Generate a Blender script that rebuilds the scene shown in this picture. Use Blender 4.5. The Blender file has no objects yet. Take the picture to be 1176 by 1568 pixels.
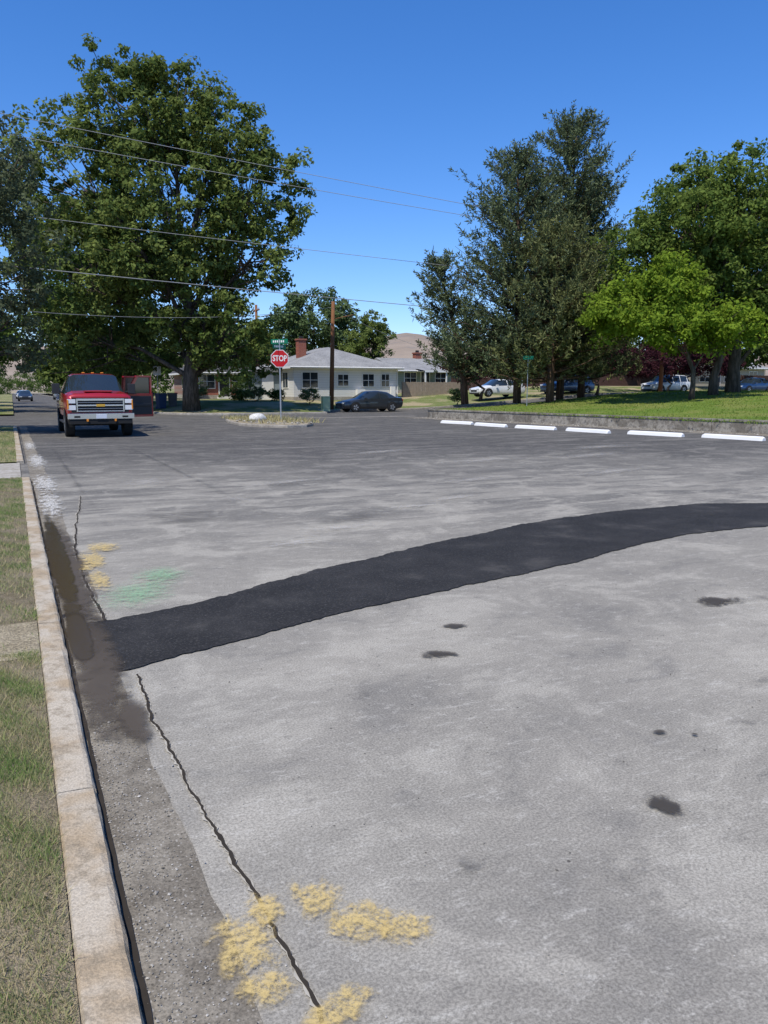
import bpy, math, random, bmesh
import numpy as np
from mathutils import Vector, Matrix
R_=random.Random(7)
scene=bpy.context.scene
# ------------------------------------------------------------------ frame
# world: X = across the street (s), Y = along the street (d)
def C(X,Y):            # plan rotation: 25.55 deg plan -> street axes
    return (.9022*X+.4313*Y, -.4313*X+.9022*Y)
def sm(x):
    x=max(0.,min(1.,x)); return x*x*(3-2*x)
def interp(x,tab):
    if x<=tab[0][0]: return tab[0][1]
    for (a,va),(b,vb) in zip(tab,tab[1:]):
        if x<=b: return va+(vb-va)*(x-a)/(b-a)
    return tab[-1][1]
def hR(s,d): return 1.2*sm((s-24)/25)*sm((d-30)/9)
def sw(d): return interp(d,[(-40,29.5),(18,23.4),(37.5,20.7),(39,21.4),(39.6,23.4)])
def hB(s,d): return .42+1.0*sm((s-sw(d))/19)
def dn(s): return interp(s,[(8.2,50.7),(9.3,47.8),(11.7,46.2),(18,46),(19.5,51.5),(200,51.5)])
def hC(s,d): return hR(s,d)+.12+.6*sm((d-dn(s)-1.5)/8)
# ------------------------------------------------------------------ node helpers
class NT:
    def __init__(s,name):
        s.m=bpy.data.materials.new(name); s.m.use_nodes=True
        s.t=s.m.node_tree; s.n=s.t.nodes; s.l=s.t.links; s.n.clear()
        s.out=s.n.new('ShaderNodeOutputMaterial')
    def new(s,t,**k):
        n=s.n.new(t)
        for a,b in k.items(): setattr(n,a,b)
        return n
    def put(s,sock,v):
        if isinstance(v,bpy.types.NodeSocket): s.l.new(v,sock)
        elif isinstance(v,(tuple,list)) and len(v)==3 and sock.type=='RGBA': sock.default_value=(*v,1)
        else: sock.default_value=v
    def coord(s,kind='Object'):
        return s.new('ShaderNodeTexCoord').outputs[kind]
    def map(s,vec,scale=(1,1,1),rot=(0,0,0),loc=(0,0,0)):
        n=s.new('ShaderNodeMapping'); s.put(n.inputs['Vector'],vec)
        n.inputs['Scale'].default_value=scale; n.inputs['Rotation'].default_value=rot; n.inputs['Location'].default_value=loc
        return n.outputs[0]
    def noise(s,vec,scale,detail=4,rough=.55,dist=0):
        n=s.new('ShaderNodeTexNoise'); s.put(n.inputs['Vector'],vec)
        n.inputs['Scale'].default_value=scale; n.inputs['Detail'].default_value=detail
        n.inputs['Roughness'].default_value=rough; n.inputs['Distortion'].default_value=dist
        return n.outputs['Fac']
    def vor(s,vec,scale,feature='F1',out='Distance'):
        n=s.new('ShaderNodeTexVoronoi',feature=feature); s.put(n.inputs['Vector'],vec)
        n.inputs['Scale'].default_value=scale
        return n.outputs[out]
    def math(s,op,a,b=0.,c=0.,clamp=False):
        n=s.new('ShaderNodeMath',operation=op); n.use_clamp=clamp
        s.put(n.inputs[0],a); s.put(n.inputs[1],b)
        if op in('MULTIPLY_ADD','SMOOTH_MIN'): s.put(n.inputs[2],c)
        return n.outputs[0]
    def rng(s,v,a,b,c=0.,d=1.,smooth=True):
        n=s.new('ShaderNodeMapRange'); n.interpolation_type='SMOOTHSTEP' if smooth else 'LINEAR'
        s.put(n.inputs[0],v)
        for i,x in zip((1,2,3,4),(a,b,c,d)): n.inputs[i].default_value=x
        return n.outputs[0]
    def mix(s,f,a,b,mode='MIX'):
        n=s.new('ShaderNodeMix',data_type='RGBA',blend_type=mode)
        s.put(n.inputs[0],f); s.put(n.inputs[6],a); s.put(n.inputs[7],b)
        return n.outputs[2]
    def sep(s,vec):
        n=s.new('ShaderNodeSeparateXYZ'); s.put(n.inputs[0],vec); return n.outputs
    def bump(s,h,strength=.3,dist=.01):
        n=s.new('ShaderNodeBump'); s.put(n.inputs['Height'],h)
        n.inputs['Strength'].default_value=strength; n.inputs['Distance'].default_value=dist
        return n.outputs[0]
    def bsdf(s,col,rough=.8,metal=0.,spec=.3,normal=None,coat=0.,link=True):
        n=s.new('ShaderNodeBsdfPrincipled')
        s.put(n.inputs['Base Color'],col); s.put(n.inputs['Roughness'],rough)
        n.inputs['Metallic'].default_value=metal; n.inputs['Specular IOR Level'].default_value=spec
        n.inputs['Coat Weight'].default_value=coat
        if normal is not None: s.l.new(normal,n.inputs['Normal'])
        if link: s.l.new(n.outputs[0],s.out.inputs[0])
        return n.outputs[0]
def simple(name,col,rough=.7,metal=0.,spec=.3,var=.15,scale=3.,coat=0.):
    m=NT(name); co=m.coord()
    f=m.noise(co,scale,3)
    c=m.mix(f,tuple(x*(1-var) for x in col),tuple(min(1,x*(1+var)) for x in col))
    m.bsdf(c,rough,metal,spec,coat=coat); return m.m
# ------------------------------------------------------------------ mesh helpers
def raw(name,v,f,mats,fm=None,parent=None,smooth=False,loc=None):
    me=bpy.data.meshes.new(name); me.from_pydata([tuple(map(float,p)) for p in v],[],f); 
    for m in (mats if isinstance(mats,(list,tuple)) else [mats]): me.materials.append(m)
    if fm: me.polygons.foreach_set('material_index',fm)
    if smooth: me.polygons.foreach_set('use_smooth',[True]*len(me.polygons))
    me.update()
    o=bpy.data.objects.new(name,me); scene.collection.objects.link(o)
    if parent: o.parent=parent
    if loc: o.location=loc
    return o
def empty(name,loc=(0,0,0),rz=0.):
    e=bpy.data.objects.new(name,None); scene.collection.objects.link(e)
    e.location=loc; e.rotation_euler=(0,0,rz); e.empty_display_size=.3; return e
class MB:
    def __init__(s): s.v=[];s.f=[];s.m=[]
    def box(s,x0,x1,y0,y1,z0,z1,m=0):
        b=len(s.v)
        s.v+=[(x0,y0,z0),(x1,y0,z0),(x1,y1,z0),(x0,y1,z0),(x0,y0,z1),(x1,y0,z1),(x1,y1,z1),(x0,y1,z1)]
        s.f+=[[b+i for i in q] for q in ((3,2,1,0),(4,5,6,7),(0,1,5,4),(1,2,6,5),(2,3,7,6),(3,0,4,7))]; s.m+=[m]*6
    def poly(s,pts,m=0):
        b=len(s.v); s.v+=list(pts); s.f.append(list(range(b,b+len(pts)))); s.m.append(m)
    def tube(s,pts,rad,n=8,m=0,cap=True):
        pts=[Vector(p) for p in pts]; b=len(s.v)
        for i,p in enumerate(pts):
            t=(pts[min(i+1,len(pts)-1)]-pts[max(i-1,0)]).normalized()
            a=t.orthogonal().normalized() if i==0 else (a-t*a.dot(t)).normalized()
            c=t.cross(a); r=rad[i] if hasattr(rad,'__len__') else rad
            for k in range(n):
                th=2*math.pi*k/n; s.v.append(tuple(p+(a*math.cos(th)+c*math.sin(th))*r))
        for i in range(len(pts)-1):
            for k in range(n):
                s.f.append([b+i*n+k,b+i*n+(k+1)%n,b+(i+1)*n+(k+1)%n,b+(i+1)*n+k]); s.m.append(m)
        if cap:
            s.f.append([b+k for k in range(n)][::-1]); s.m.append(m)
            s.f.append([b+(len(pts)-1)*n+k for k in range(n)]); s.m.append(m)
    def build(s,name,mats,parent=None,smooth=False,bevel=0.,loc=None):
        o=raw(name,s.v,s.f,mats,s.m,parent,smooth,loc)
        if bevel:
            b=o.modifiers.new('b','BEVEL'); b.width=bevel; b.segments=2; b.limit_method='ANGLE'
        return o
def quads(name,co,mat,var=None,nper=4,parent=None):
    """co: (N,nper,3) numpy"""
    N=co.shape[0]; me=bpy.data.meshes.new(name)
    me.vertices.add(N*nper); me.vertices.foreach_set('co',co.astype(np.float32).ravel())
    me.loops.add(N*nper); me.loops.foreach_set('vertex_index',np.arange(N*nper,dtype=np.int32))
    me.polygons.add(N); me.polygons.foreach_set('loop_start',np.arange(0,N*nper,nper,dtype=np.int32))
    me.materials.append(mat)
    if var is not None:
        a=me.attributes.new('var','FLOAT','FACE'); a.data.foreach_set('value',var.astype(np.float32))
    me.update(calc_edges=True)
    o=bpy.data.objects.new(name,me); scene.collection.objects.link(o)
    if parent: o.parent=parent
    return o
def gridmesh(name,us,vs,fn,mat):
    v=[fn(a,b) for b in vs for a in us]; n=len(us); f=[]
    for j in range(len(vs)-1):
        for i in range(n-1): f.append([j*n+i,j*n+i+1,(j+1)*n+i+1,(j+1)*n+i])
    return raw(name,v,f,mat,smooth=True)
def unit(a): return a/np.maximum(1e-9,np.linalg.norm(a,axis=-1,keepdims=True))
# ------------------------------------------------------------------ materials
def asphalt():
    m=NT('asphalt'); co=m.coord(); x,y,z=m.sep(co)
    big=m.noise(co,.25,3,.62,.4)
    mid=m.noise(m.map(co,(1,1.25,1),(0,0,.4)),1.3,5,.68,.5)
    streak=m.noise(m.map(co,(.35,1.5,1),(0,0,-.15)),1.1,6,.68,.8)
    fine=m.noise(co,105,2,.8)
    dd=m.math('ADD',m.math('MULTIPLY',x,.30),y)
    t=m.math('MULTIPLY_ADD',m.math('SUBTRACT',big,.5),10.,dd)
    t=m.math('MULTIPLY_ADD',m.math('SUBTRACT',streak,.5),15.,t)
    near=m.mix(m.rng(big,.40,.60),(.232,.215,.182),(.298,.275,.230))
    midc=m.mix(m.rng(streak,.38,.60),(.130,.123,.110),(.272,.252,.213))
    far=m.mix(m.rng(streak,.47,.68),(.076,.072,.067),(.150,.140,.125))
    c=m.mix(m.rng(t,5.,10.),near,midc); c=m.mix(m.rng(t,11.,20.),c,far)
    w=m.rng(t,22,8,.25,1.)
    c=m.mix(m.math('MULTIPLY',m.math('MULTIPLY',m.rng(mid,.49,.62),.55),w),c,(.375,.348,.292))
    c=m.mix(m.math('MULTIPLY',m.rng(mid,.47,.33),.50),c,(.155,.146,.130))
    sc=m.noise(m.map(co,(1,3.2,1),(0,0,.75)),5,7,.82,.2)
    c=m.mix(m.math('MULTIPLY',m.math('MULTIPLY',m.rng(sc,.55,.64),.42),w),c,(.46,.435,.38))
    c=m.mix(m.math('MULTIPLY',m.rng(sc,.45,.34),.38),c,(.13,.122,.110))
    lu=m.noise(co,16,4,.75)
    c=m.mix(m.math('MULTIPLY',m.rng(lu,.56,.64),.30),c,(.43,.405,.35))
    c=m.mix(m.math('MULTIPLY',m.rng(lu,.42,.34),.28),c,(.13,.122,.108))
    sp=m.vor(co,5.5); c=m.mix(m.math('MULTIPLY',m.rng(sp,.045,.025),.8),c,(.05,.045,.04))
    c=m.mix(1.,c,m.mix(m.rng(fine,.3,.7),(.70,.70,.70),(1.26,1.26,1.26)),'MULTIPLY')
    m.bsdf(c,.9,0,.12,m.bump(fine,.10,.004)); return m.m
M={}
M['asphalt']=asphalt()
def patchm():
    m=NT('new_asphalt'); co=m.coord(); fine=m.noise(co,75,3,.8); b=m.noise(co,1.8,4,.6)
    c=m.mix(m.rng(b,.35,.7),(.020,.019,.018),(.036,.034,.032))
    c=m.mix(m.math('MULTIPLY',m.rng(fine,.50,.72),.8),c,(.105,.098,.09))
    c=m.mix(m.math('MULTIPLY',m.rng(b,.56,.7),.25),c,(.12,.11,.095))
    m.bsdf(c,.8,0,.2,m.bump(fine,.9,.01)); return m.m
M['patch']=patchm()
def concrete(name,a,b,stain=(.2,.17,.13),sc=1.):
    m=NT(name); co=m.coord(); n1=m.noise(co,2.2*sc,4,.65,.3); n2=m.noise(co,14*sc,5,.72); n3=m.noise(co,130,2,.7)
    c=m.mix(m.rng(n1,.4,.6),a,b); c=m.mix(m.math('MULTIPLY',m.rng(n2,.47,.65),.7),c,stain)
    c=m.mix(1.,c,m.mix(m.rng(n3,.3,.7),(.78,.78,.78),(1.15,1.15,1.15)),'MULTIPLY')
    m.bsdf(c,.88,0,.2,m.bump(m.math('ADD',n3,n2),.5,.006)); return m.m
M['kerb']=concrete('kerb_concrete',(.37,.285,.185),(.46,.40,.31),(.24,.195,.135))
M['kerb2']=concrete('weathered_kerb',(.26,.235,.20),(.36,.33,.28),(.16,.14,.12))
M['conc']=concrete('concrete',(.33,.30,.25),(.41,.38,.33))
M['wallc']=concrete('wall_concrete',(.18,.16,.13),(.34,.31,.26),(.10,.085,.07),.7)
def gutterm():
    m=NT('gutter'); co=m.coord(); n1=m.noise(co,3.5,5,.65,.4); v=m.vor(co,95); vc=m.vor(co,95,out='Color'); n3=m.noise(co,110,2,.7)
    c=m.mix(m.rng(n1,.38,.62),(.155,.135,.105),(.25,.222,.175))
    r=m.sep(vc)[0]
    c=m.mix(m.math('MULTIPLY',m.rng(v,.42,.25),m.rng(r,.7,.85,0,.8)),c,(.36,.335,.29))
    c=m.mix(m.math('MULTIPLY',m.rng(v,.42,.25),m.rng(r,.25,.1,0,.8)),c,(.08,.07,.055))
    c=m.mix(1.,c,m.mix(m.rng(n3,.3,.7),(.72,.72,.72),(1.22,1.22,1.22)),'MULTIPLY')
    m.bsdf(c,.9,0,.15,m.bump(n3,.5,.006)); return m.m
M['gutter']=gutterm()
def grassm(name,g1,g2,dry,amt,sc=1.):
    m=NT(name); co=m.coord(); n1=m.noise(co,.35*sc,4,.6,.3); n2=m.noise(co,5*sc,5,.7); n3=m.noise(co,60*sc,2,.75)
    c=m.mix(m.rng(n2,.35,.65),g1,g2); c=m.mix(m.math('MULTIPLY',m.rng(n1,.45,.6),amt),c,dry)
    c=m.mix(1.,c,m.mix(m.rng(n3,.3,.7),(.55,.55,.55),(1.3,1.3,1.3)),'MULTIPLY')
    m.bsdf(c,.9,0,.1,m.bump(n3,.8,.03)); return m.m
M['lawn']=grassm('lawn',(.11,.165,.025),(.15,.22,.038),(.24,.23,.07),.55)
M['drylawn']=grassm('dry_lawn',(.12,.17,.042),(.19,.195,.075),(.37,.30,.185),.9)
M['soil']=grassm('soil_and_thatch',(.20,.165,.10),(.28,.23,.15),(.35,.29,.2),.6,2.)
M['dry']=grassm('dry_ground',(.27,.22,.135),(.36,.30,.20),(.41,.36,.27),.6)
def leafm(name,dark,light,trans=.3):
    m=NT(name); a=m.new('ShaderNodeAttribute',attribute_name='var').outputs['Fac']
    c=m.mix(a,dark,light)
    p=m.new('ShaderNodeBsdfDiffuse'); m.put(p.inputs[0],c)
    t=m.new('ShaderNodeBsdfTranslucent'); m.put(t.inputs[0],m.mix(.5,c,tuple(min(1,x*1.6) for x in light)))
    mx=m.new('ShaderNodeMixShader'); mx.inputs[0].default_value=trans
    m.l.new(p.outputs[0],mx.inputs[1]); m.l.new(t.outputs[0],mx.inputs[2]); m.l.new(mx.outputs[0],m.out.inputs[0]); return m.m
def barkm(name,a,b):
    m=NT(name); co=m.coord(); n=m.noise(m.map(co,(6,6,1)),1.5,4,.7)
    m.bsdf(m.mix(m.rng(n,.35,.65),a,b),.9,0,.1,m.bump(n,.8,.05)); return m.m
M['bark']=barkm('bark',(.055,.045,.033),(.14,.11,.088))
M['barkred']=barkm('pine_bark',(.06,.038,.025),(.14,.09,.06))
M['white']=simple('white_paint',(.74,.73,.70),.55,var=.08)
M['black']=simple('black_rubber',(.018,.018,.018),.8)
M['dark']=simple('dark_trim',(.03,.03,.032),.5)
M['chrome']=simple('chrome',(.62,.63,.65),.18,1.,.5,.05)
M['steel']=simple('galvanised_steel',(.38,.39,.40),.45,.6)
M['glass']=simple('window_glass',(.02,.028,.035),.06,0,.8,.1)
M['wood']=simple('pole_wood',(.19,.085,.038),.9,var=.3,scale=6)
M['fence']=simple('shade_toned_fence_wood',(.075,.04,.032),.9,var=.4,scale=4)  # wood colour darkened to carry the shade over these fences
M['fence2']=simple('weathered_fence_wood',(.30,.24,.18),.9,var=.3,scale=4)
M['lamp']=simple('headlamp_glass',(.75,.77,.8),.12,.3,.6)
M['amber']=simple('amber_lens',(.7,.25,.03),.3)
M['redl']=simple('red_lens',(.4,.01,.01),.3)
M['plate']=simple('licence_plate',(.6,.62,.66),.4)
M['crack']=simple('crack_filler_and_kerb_shade',(.036,.030,.024),.95,spec=.1,var=.3,scale=20)
M['pale']=simple('pale_mortar',(.38,.35,.29),.95,var=.3,scale=30)
def paint(name,c,metal=.2): return simple(name,c,.32,metal,.5,.04,2.,coat=.8)
# ------------------------------------------------------------------ ground, road, blocks
raw('ground',[(-6000,-6000,-.06),(6000,-6000,-.06),(6000,6000,-.06),(-6000,6000,-.06)],[[0,1,2,3]],M['dry'])
lin=lambda a,b,n:[a+(b-a)*i/(n-1) for i in range(n)]
us=lin(-120,20,15)+lin(22,60,20)+lin(70,140,8); vs=lin(-60,28,12)+lin(29,42,14)+lin(50,400,12)
gridmesh('road',us,vs,lambda s,d:(s,d,hR(s,d)),M['asphalt'])
us=[8.2,8.7,9.3,10.4,11.7,14,16,18,18.6,19.5]+lin(21,60,27)+lin(65,140,14)
tt=[0,.004,.008,.014,.02,.026,.034,.045,.07,.12,.3,1]
gridmesh('lawn',us,tt,lambda s,t:(s,dn(s)+.15+t*(330-dn(s)),hC(s,dn(s)+.15+t*(330-dn(s)))),M['drylawn'])
gridmesh('lawn',[i/40 for i in range(41)],lin(-40,36,26)+[37,37.5,38,38.5,39,39.3,39.6],
  lambda t,d:(sw(d)+.12+t*(100-sw(d)),d,hB(sw(d)+.12+t*(100-sw(d)),d)),M['lawn'])
mb=MB()
ss=lin(23.4,100,40)
for a,b in zip(ss,ss[1:]): mb.poly([(a,40.3,hR(a,40.3)+.01),(b,40.3,hR(b,40.3)+.01),(b,39.6,hB(b,39.6)),(a,39.6,hB(a,39.6))])
mb.build('lawn_bank',[M['drylawn']])
VZ=.042
def slab(name,x0,x1,y0,y1,z,mat,nx=2,ny=2): return gridmesh(name,lin(x0,x1,nx),lin(y0,y1,ny),lambda a,b:(a,b,z),mat)
slab('grass_verge',-1.6,.045,-20,14.3,VZ,M['soil'],6,60)
slab('sidewalk',-3.1,-1.6,-20,36,.06,M['conc'],3,20)
slab('grass_yard',-60,-3.1,-20,36,.055,M['drylawn'])
slab('driveway',-1.6,.045,14.3,17.5,.02,M['conc'])
slab('grass_verge',-1.6,.0,17.5,36,VZ,M['drylawn'])
slab('grass_yard',-60,-.0,50.5,330,.10,M['drylawn'])
slab('footpath',-1.6,.045,4.5,5.22,VZ+.0045,M['dry'])
# kerbs
def kerb(name,path,w,h,seg=1.5,mat='kerb',rise=None,jig=.0):
    mb=MB()
    P=[]; 
    for (a,b) in zip(path,path[1:]):
        L=math.dist(a,b); n=max(1,round(L/seg))
        for i in range(n):
            t0,t1=i/n,(i+1)/n
            P.append(((a[0]+(b[0]-a[0])*t0,a[1]+(b[1]-a[1])*t0),(a[0]+(b[0]-a[0])*t1,a[1]+(b[1]-a[1])*t1)))
    for p,q in P:
        dx,dy=q[0]-p[0],q[1]-p[1]; L=math.hypot(dx,dy); dx/=L;dy/=L
        nx,ny=-dy,dx; g=.004
        p2=(p[0]+dx*g,p[1]+dy*g); q2=(q[0]-dx*g,q[1]-dy*g)
        prof=[(0,-.05),(.008,h*.6),(.018,h*.88),(.034,h),(w-.01,h+.003),(w,h*.7),(w,-.05)]
        K=max(2,int(L/.06)) if L<3 and h<.1 else 2
        base=len(mb.v); n=len(prof); J=[0]*n
        for k in range(K):
            t=k/(K-1)
            for i,(o,zz) in enumerate(prof):
                J[i]=J[i]*.6+R_.uniform(-jig,jig) if jig else 0
                z0=rise(p2[0],p2[1])*(1-t)+rise(q2[0],q2[1])*t if rise else 0
                mb.v.append((p2[0]*(1-t)+q2[0]*t+nx*(o+J[i]),p2[1]*(1-t)+q2[1]*t+ny*(o+J[i]),zz+z0+(J[(i+1)%n]*.6 if zz>0 else 0)))
        for k in range(K-1):
            for j in range(n-1):
                mb.f.append([base+k*n+j,base+(k+1)*n+j,base+(k+1)*n+j+1,base+k*n+j+1]); mb.m.append(1 if (j==0 and jig) else 0)  # lowest face band painted dark, extending the kerb's shadow line
        mb.f.append([base+j for j in range(n)]); mb.m.append(0)
        mb.f.append([base+(K-1)*n+j for j in range(n)][::-1]); mb.m.append(0)
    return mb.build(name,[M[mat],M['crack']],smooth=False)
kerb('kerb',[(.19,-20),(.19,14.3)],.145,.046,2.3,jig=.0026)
kerb('kerb',[(.14,17.5),(.10,35)],.15,.06,3)
ck=[(8.2,300),(8.2,50.7),(9.3,47.8),(11.7,46.2),(18,46),(19.5,51.5),(140,51.5)]
kerb('kerb',ck,.16,.13,4,rise=hR,mat='kerb2')
isl=[(8.9,35.2),(8.7,32.6),(9.1,30.6),(9.9,29.7),(10.8,29.9),(11.5,31.0),(12.3,33.6),(12.6,36.6),(12.0,38.6),(10.6,39.2),(9.4,37.8)]
cx=sum(p[0] for p in isl)/len(isl); cy=sum(p[1] for p in isl)/len(isl)
tops=[(cx,cy,.17)]+[(p[0]+(cx-p[0])*.05,p[1]+(cy-p[1])*.03,.115) for p in isl]
raw('traffic_island',tops,[[0,1+i,1+(i+1)%len(isl)] for i in range(len(isl))],M['dry'])
kerb('kerb',isl+[isl[0]],.16,.11,2,mat='kerb2')
# retaining wall
mb=MB(); ds=[-30+i*2.4 for i in range(29)]+[38,38.6,39.1,39.6]
for a,b in zip(ds,ds[1:]):
    pa,pb=Vector((sw(a),a)),Vector((sw(b),b)); t=(pb-pa).normalized(); n=Vector((t.y,-t.x))
    pa=pa+t*.012; pb=pb-t*.012
    for zz0,zz1,off in ((-.02,.40,0),(.4,.47,-.03)):
        b0=len(mb.v); qq=[pa+n*off,pb+n*off,pb+n*(.22),pa+n*(.22)]
        mb.v+=[(p.x,p.y,zz0) for p in qq]+[(p.x,p.y,zz1) for p in qq]
        mb.f+=[[b0+i for i in z] for z in ((0,1,2,3),(7,6,5,4),(0,4,5,1),(1,5,6,2),(2,6,7,3),(3,7,4,0))]; mb.m+=[0]*6
mb.build('retaining_wall',[M['wallc']])
mb=MB()
for a,b in zip(lin(-30,38,60),lin(-30,38,60)[1:]):
    mb.poly([(sw(a)-1.3-.3*math.sin(a*1.7),a,.004),(sw(a),a,.004),(sw(b),b,.004),(sw(b)-1.3-.3*math.sin(b*1.7),b,.004)])
mb.build('gravel_strip',[M['gutter']])
for (s,d) in [(18.0,30.1),(18.1,27.35),(18.4,24.7),(18.75,22.0),(19.3,19.4),(20.1,16.9),(20.6,14.2),(21.1,11.6)]:
    L,w,h=1.05,.11,.125; sec=[(-w,0),(-w*.75,h*.8),(-w*.5,h),(w*.5,h),(w*.75,h*.8),(w,0)]
    v=[(x,y,z) for y in (-L,-L+.08,L-.08,L) for x,z in sec]
    for i in list(range(6))+list(range(18,24)): v[i]=(v[i][0]*.85,v[i][1],v[i][2]*.7)
    f=[list(range(6))[::-1],list(range(18,24))]+[[k*6+j,(k+1)*6+j,(k+1)*6+j+1,k*6+j+1] for k in range(3) for j in range(5)]
    o=raw('wheel_stop',v,f,M['white'],loc=(s+R_.uniform(-.08,.08),d,.002)); o.rotation_euler=(0,0,math.radians(6+R_.uniform(-4,4)))
# gutter sheet with ragged edge
rg=random.Random(3)
mb=MB(); dd=lin(-3,36,420); off=0; e=[]
for x in dd:
    off=off*.8+rg.uniform(-.008,.008); e.append(.42+.015*math.sin(x*1.3)+off+.03*sm((x-3)/3))
for i in range(len(dd)-1): mb.poly([(.19,dd[i],.003),(e[i],dd[i],.003),(e[i+1],dd[i+1],.003),(.19,dd[i+1],.003)])
mb.build('gutter',[M['gutter']])
# asphalt patch
up=[(.30,5.2),(0.51,5.19),(0.75,5.24),(1.08,5.35),(1.65,5.65),(2.32,5.99),(3.09,6.3),(4.0,6.64),(4.86,6.95),(5.67,7.19),(6.56,7.3),(7.35,7.34),(8.16,7.34),(9.0,7.0),(11,6.6),(14,6.2)]
lo=[(.30,4.2),(0.51,4.19),(0.78,4.31),(1.07,4.4),(1.43,4.51),(1.8,4.65),(2.36,4.8),(2.99,4.94),(3.62,5.06),(4.36,5.24),(5.0,5.46),(5.68,5.65),(6.37,5.79),(7.2,5.8),(8.6,5.65),(14,5.0)]
def dense(pl,n):
    out=[]; L=[0]
    for a,b in zip(pl,pl[1:]): L.append(L[-1]+math.dist(a,b))
    for i in range(n):
        t=L[-1]*i/(n-1)
        k=max(j for j in range(len(pl)-1) if L[j]<=t+1e-9); u=(t-L[k])/(L[k+1]-L[k])
        out.append((pl[k][0]*(1-u)+pl[k+1][0]*u,pl[k][1]*(1-u)+pl[k+1][1]*u))
    return out
def jag(pl,n,a):
    o=0; out=[]
    for x,y in dense(pl,n):
        o=o*.85+rg.uniform(-a,a); out.append((x,y+o+rg.uniform(-a,a)*.6))
    return out
U=jag(up,500,.013); Lo=jag(lo,500,.010)
mb=MB()
for i in range(499): mb.poly([(*Lo[i],.008),(*Lo[i+1],.008),(*U[i+1],.008),(*U[i],.008)])
mb.build('asphalt_patch',[M['patch']])
# cracks
def crack(name,pts,w0,w1,z=.0065,n=260,jit=.005,mat='crack',pale=0,seed=1):
    r=random.Random(seed); P=dense(pts,n); mb=MB(); a=[]
    off=0; ww=1
    for i,(x,y) in enumerate(P):
        off=off*.93+r.uniform(-jit,jit); ww=ww*.8+.2*r.uniform(.2,1.8); w=(w0+(w1-w0)*i/n)*ww*r.uniform(.75,1.2)/2; a.append((x+off-w,x+off+w,y))
    for p,q in zip(a,a[1:]): mb.poly([(p[0],p[2],z),(p[1],p[2],z),(q[1],q[2],z),(q[0],q[2],z)])
    mb.build(name,[M[mat]])
    if pale:
        mb=MB(); b=[(p[0]-pale*r.random()**2,p[1]+pale*.5*r.random()**2,p[2]) for p in a]
        for p,q in zip(b,b[1:]): mb.poly([(p[0],p[2],z-.0012),(p[1],p[2],z-.0012),(q[1],q[2],z-.0012),(q[0],q[2],z-.0012)])
        mb.build('crack_edge',[M['pale']])
cp=[(.53,-.5),(.56,.9),(.557,1.54),(.567,1.845),(.561,2.117),(.545,2.375),(.517,2.823),(.504,3.095),(.478,3.425),(.496,4.1)]
crack('crack',cp,.013,.013,pale=.012,seed=5)
crack('crack',[(.45,5.2),(.415,6.64),(.49,8.52),(.62,9.88),(.80,11.7)],.022,.014,pale=.02,seed=6)
crack('crack',[(.196,-2),(.197,14)],.014,.018,.0075,300,.0006)
crack('crack',[(2.0,6.2),(2.9,6.55),(4.2,7.15),(5.4,7.5)],.004,.004,seed=9)
# ------------------------------------------------------------------ decals (stains, sprayed marks): thin sheets, noise edged
cnt=[0]
def decalmat(name,col,rough,scale,lo_,hi_,stretch=(1,1,1),op=1.,spec=.25,edge=1.3,worn=0.):
    m=NT(name); co=m.coord(); uv=m.coord('UV')
    x,y,_=m.sep(uv)
    a=m.math('SUBTRACT',x,.5); b=m.math('SUBTRACT',y,.5)
    r=m.math('SQRT',m.math('ADD',m.math('MULTIPLY',a,a),m.math('MULTIPLY',b,b)))
    n=m.noise(m.map(co,stretch),scale,5,.7,.4)
    v=m.math('ADD',m.math('MULTIPLY',m.math('SUBTRACT',.5,r),edge*2),m.math('MULTIPLY',m.math('SUBTRACT',n,.5),3.2))
    f=m.math('MULTIPLY',m.rng(v,lo_,hi_),op)
    if worn: f=m.math('MULTIPLY',f,m.rng(m.noise(co,45,5,.85),.5-worn*.18,.5+worn*.12))
    f=m.math('MULTIPLY',f,m.rng(r,.5,.36))
    p=m.bsdf(col,rough,0,spec,link=False)
    t=m.new('ShaderNodeBsdfTransparent'); mx=m.new('ShaderNodeMixShader')
    m.l.new(f,mx.inputs[0]); m.l.new(t.outputs[0],mx.inputs[1]); m.l.new(p,mx.inputs[2]); m.l.new(mx.outputs[0],m.out.inputs[0]); return m.m
def decal(name,s,d,ls,ld,mat,rz=0.,z=None):
    cnt[0]+=1; z=z if z is not None else .010+.0002*cnt[0]
    ca,sa=math.cos(rz),math.sin(rz)
    v=[(s+ca*x-sa*y,d+sa*x+ca*y,z) for x,y in ((-ls/2,-ld/2),(ls/2,-ld/2),(ls/2,ld/2),(-ls/2,ld/2))]
    o=raw(name,v,[[0,1,2,3]],mat); u=o.data.uv_layers.new(name='uv')
    for i,c in enumerate(((0,0),(1,0),(1,1),(0,1))): u.data[i].uv=c
    return o
OIL=decalmat('oil_stain_mat',(.055,.047,.038),.75,7,.35,.9,op=.85,edge=1.3)
OILs=decalmat('soft_stain_mat',(.10,.09,.078),.8,9,.3,1.8,op=.6,edge=.9)
YEL=decalmat('yellow_spray_paint',(.58,.43,.17),.85,14,.2,.9,op=.85,worn=1.)
GRN=decalmat('green_spray_paint',(.25,.44,.25),.85,9,.2,1.2,stretch=(1,3,1),op=.7,worn=1.)
CHK=decalmat('pale_scuff',(.47,.44,.39),.9,8,.5,1.7,stretch=(1,4,1),op=.6)
SALT=decalmat('white_deposit',(.62,.60,.55),.9,7,.25,.9,stretch=(2,.8,1),op=.9,worn=.5,edge=1.2)
DRK=decalmat('dark_scuff',(.085,.08,.075),.85,2.2,.3,2.,stretch=(.8,1.4,1),op=.5)
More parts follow.
